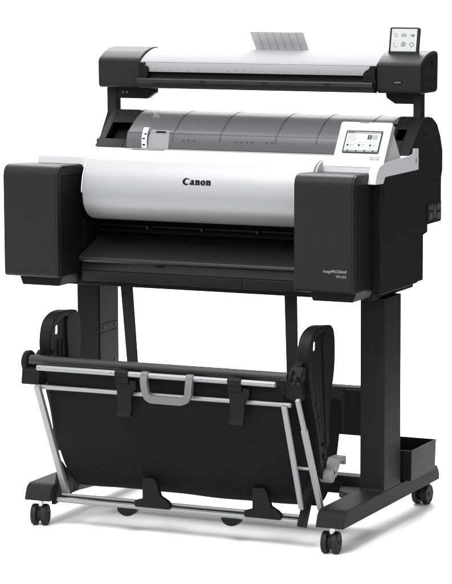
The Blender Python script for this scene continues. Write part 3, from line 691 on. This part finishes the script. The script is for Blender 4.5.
    # black clips over the upper rod
    def clip(x):
        bm = B()
        prof = [(x - 0.020, 0.378), (x + 0.016, 0.378), (x + 0.016, 0.385), (x + 0.033, 0.383), (x + 0.033, 0.364), (x + 0.022, 0.356), (x + 0.021, 0.322), (x - 0.015, 0.322), (x - 0.016, 0.356)]
        prism_y(bm, rnd(prof, 0.002, 2), -0.148, -0.140)
        tube(bm, [(x - 0.0185, -0.147, 0.3985), (x + 0.0155, -0.147, 0.3985)], 0.0088, 18)
        box(bm, x - 0.0185, x + 0.0155, -0.152, -0.142, 0.377, 0.3955)
        prism_x(bm, rnd([(-0.147, 0.325), (-0.140, 0.325), (-0.138, 0.303), (-0.152, 0.300), (-0.156, 0.307), (-0.149, 0.312)], 0.002, 2), x - 0.015, x + 0.021)
        finish('rod_clip', bm, M['body'], P, 0.0012, 2)
    clip(-0.101); clip(0.183)
    # clips on the bottom rail
    for x in (-0.083, 0.199):
        bm = B()
        prof = [(x - 0.045, 0.0655), (x + 0.047, 0.0655), (x + 0.047, 0.078), (x + 0.040, 0.085), (x + 0.022, 0.095), (x + 0.012, 0.128), (x + 0.006, 0.136), (x - 0.024, 0.136), (x - 0.024, 0.086), (x - 0.045, 0.080)]
        prism_y(bm, rnd(prof, 0.004, 3), -0.0405, -0.028); finish('bottom_clip', bm, M['body'], P, 0.002, 2)
    # grey pull handle on the upper rod
    bm = B()
    p = spline([(-0.0435, -0.150, 0.400), (-0.0425, -0.156, 0.385), (-0.036, -0.161, 0.362)], 4) + spline([(-0.030, -0.163, 0.352), (-0.020, -0.164, 0.347)], 4) + spline([(0.055, -0.164, 0.347), (0.066, -0.163, 0.351)], 4) + spline([(0.0715, -0.161, 0.362), (0.0715, -0.156, 0.385), (0.0705, -0.150, 0.400)], 4)
    pts = [Vector(q) for q in p]; rings = []
    for i, q in enumerate(pts):
        t = (pts[min(i+1, len(pts)-1)] - pts[max(i-1, 0)]).normalized(); nrm = Vector((0, -1, 0)); s_ = t.cross(nrm).normalized()
        wd = 0.0085
        rings.append([bm.verts.new(q + s_ * a * wd + nrm * b * 0.0055) for a, b in ((-1, -1), (1, -1), (1, 1), (-1, 1))])
    for a, b in zip(rings, rings[1:]):
        for k in range(4): bm.faces.new((a[k], a[(k+1) % 4], b[(k+1) % 4], b[k]))
    bm.faces.new(rings[0]); bm.faces.new(rings[-1][::-1])
    h = finish('pull_handle', bm, M['handle'], P, 0.0015, 3)
    bm = B()
    for x in (-0.0435, 0.0705): tube(bm, [(x - 0.0088, -0.147, 0.3985), (x + 0.0088, -0.147, 0.3985)], 0.0092, 18)
    finish('handle_loop', bm, M['handle'], h, 0.0008, 2)
build_basket()

# ------------------------------------------------------------------ seamless white paper sweep
def sweep():
    yaw = math.radians(-24.69); d = Vector((math.sin(yaw), math.cos(yaw), 0)); s_ = Vector((d.y, -d.x, 0)); c = Vector((0, 0.2, 0))
    prof = [(-1.5 + 0.2667 * i, 0.0) for i in range(13)]
    for i in range(1, 17):
        t = math.radians(90 * i / 16); prof.append((1.7 + 0.9 * math.sin(t), 0.9 - 0.9 * math.cos(t)))
    prof += [(2.6, 1.3 + 0.4 * i) for i in range(5)]
    bm = B(); rows = []
    for a, z in prof: rows.append([bm.verts.new(c + d * a + s_ * w + Vector((0, 0, z))) for w in [-2.5 + 0.3 * k for k in range(14)]])
    for p, q in zip(rows, rows[1:]):
        for k in range(13): bm.faces.new((p[k], p[k+1], q[k+1], q[k]))
    fm = mat('white_seamless_paper', (0.90, 0.90, 0.90), 1.0, spec=0.0)
    o = finish('backdrop', bm, fm, wn=False); o['kind'] = 'structure'
    return c, d, s_
SC, SD, SS = sweep()

# ------------------------------------------------------------------ light
wd = bpy.data.worlds.new('World'); sc.world = wd; wd.use_nodes = True
nt = wd.node_tree; bg = nt.nodes['Background']
bg.inputs['Color'].default_value = (1, 1, 1, 1); bg.inputs['Strength'].default_value = 1.0
# world dimmed to the right and behind, to keep the right-hand sides dark
tc = nt.nodes.new('ShaderNodeTexCoord'); dt_ = nt.nodes.new('ShaderNodeVectorMath'); dt_.operation = 'DOT_PRODUCT'; dt_.inputs[1].default_value = (0.93, 0.36, 0.0)
mr = nt.nodes.new('ShaderNodeMapRange'); mr.inputs['From Min'].default_value = -0.1; mr.inputs['From Max'].default_value = 0.9; mr.inputs['To Min'].default_value = 1.0; mr.inputs['To Max'].default_value = 0.12
nt.links.new(tc.outputs['Generated'], dt_.inputs[0]); nt.links.new(dt_.outputs['Value'], mr.inputs['Value']); # and dark below the height of the floor, beyond the paper
sx = nt.nodes.new('ShaderNodeSeparateXYZ'); m2 = nt.nodes.new('ShaderNodeMapRange'); m2.inputs['From Min'].default_value = -0.12; m2.inputs['From Max'].default_value = 0.05; m2.inputs['To Min'].default_value = 0.12
mu = nt.nodes.new('ShaderNodeMath'); mu.operation = 'MULTIPLY'
nt.links.new(tc.outputs['Generated'], sx.inputs[0]); nt.links.new(sx.outputs['Z'], m2.inputs['Value'])
nt.links.new(mr.outputs['Result'], mu.inputs[0]); nt.links.new(m2.outputs['Result'], mu.inputs[1]); nt.links.new(mu.outputs[0], bg.inputs['Strength'])
def area(name, a, w, z, ta, tw, tz, size, size_y, L):
    loc = SC + SD * a + SS * w + Vector((0, 0, z)); target = SC + SD * ta + SS * tw + Vector((0, 0, tz))
    l = bpy.data.lights.new(name, 'AREA'); l.shape = 'RECTANGLE'; l.size = size; l.size_y = size_y; l.energy = L * math.pi * size * size_y
    o = bpy.data.objects.new(name, l); COL.objects.link(o); o.location = loc
    o.rotation_euler = (target - loc).to_track_quat('-Z', 'Y').to_euler(); return o
area('key_softbox', -2.4, -1.5, 4.2, 0, 0, 0.3, 2.6, 2.6, 8.0)
area('overhead_softbox', 0.0, 0.0, 3.4, 0.0, 0.0, 0, 2.4, 2.4, 1.4)
area('back_fill_softbox', 1.8, 0.2, 2.8, 0.0, 0.1, 0.0, 2.4, 1.6, 9.0)  # added behind the machine to lift the floor shadows around the stand
area('backdrop_lamp', 1.2, 0, 3.4, 2.6, 0, 0.7, 4.0, 0.8, 1.0)

# ------------------------------------------------------------------ camera
ya, pi, ro = math.radians(-24.6901), math.radians(-7.5551), math.radians(-0.2317)
fw = Vector((math.sin(ya) * math.cos(pi), math.cos(ya) * math.cos(pi), math.sin(pi)))
r = Vector((math.cos(ya), -math.sin(ya), 0)); u = r.cross(fw)
r, u = r * math.cos(ro) + u * math.sin(ro), u * math.cos(ro) - r * math.sin(ro)
cam = bpy.data.cameras.new('camera'); co = bpy.data.objects.new('camera', cam); COL.objects.link(co)
mw = Matrix((r, u, -fw)).transposed().to_4x4(); mw.translation = Vector((2.65722565, -5.57925106, 1.39393912)); co.matrix_world = mw
cam.sensor_fit = 'HORIZONTAL'; cam.sensor_width = 36; cam.lens = 2690.56 / 452 * 36
cam.clip_start = 0.1; cam.clip_end = 500
sc.camera = co
sc.view_settings.view_transform = 'Standard'; sc.view_settings.look = 'None'; sc.view_settings.exposure = 0.57; sc.view_settings.gamma = 1
sc.cycles.use_denoising = True
sc.cycles.max_bounces = 8; sc.cycles.transparent_max_bounces = 12
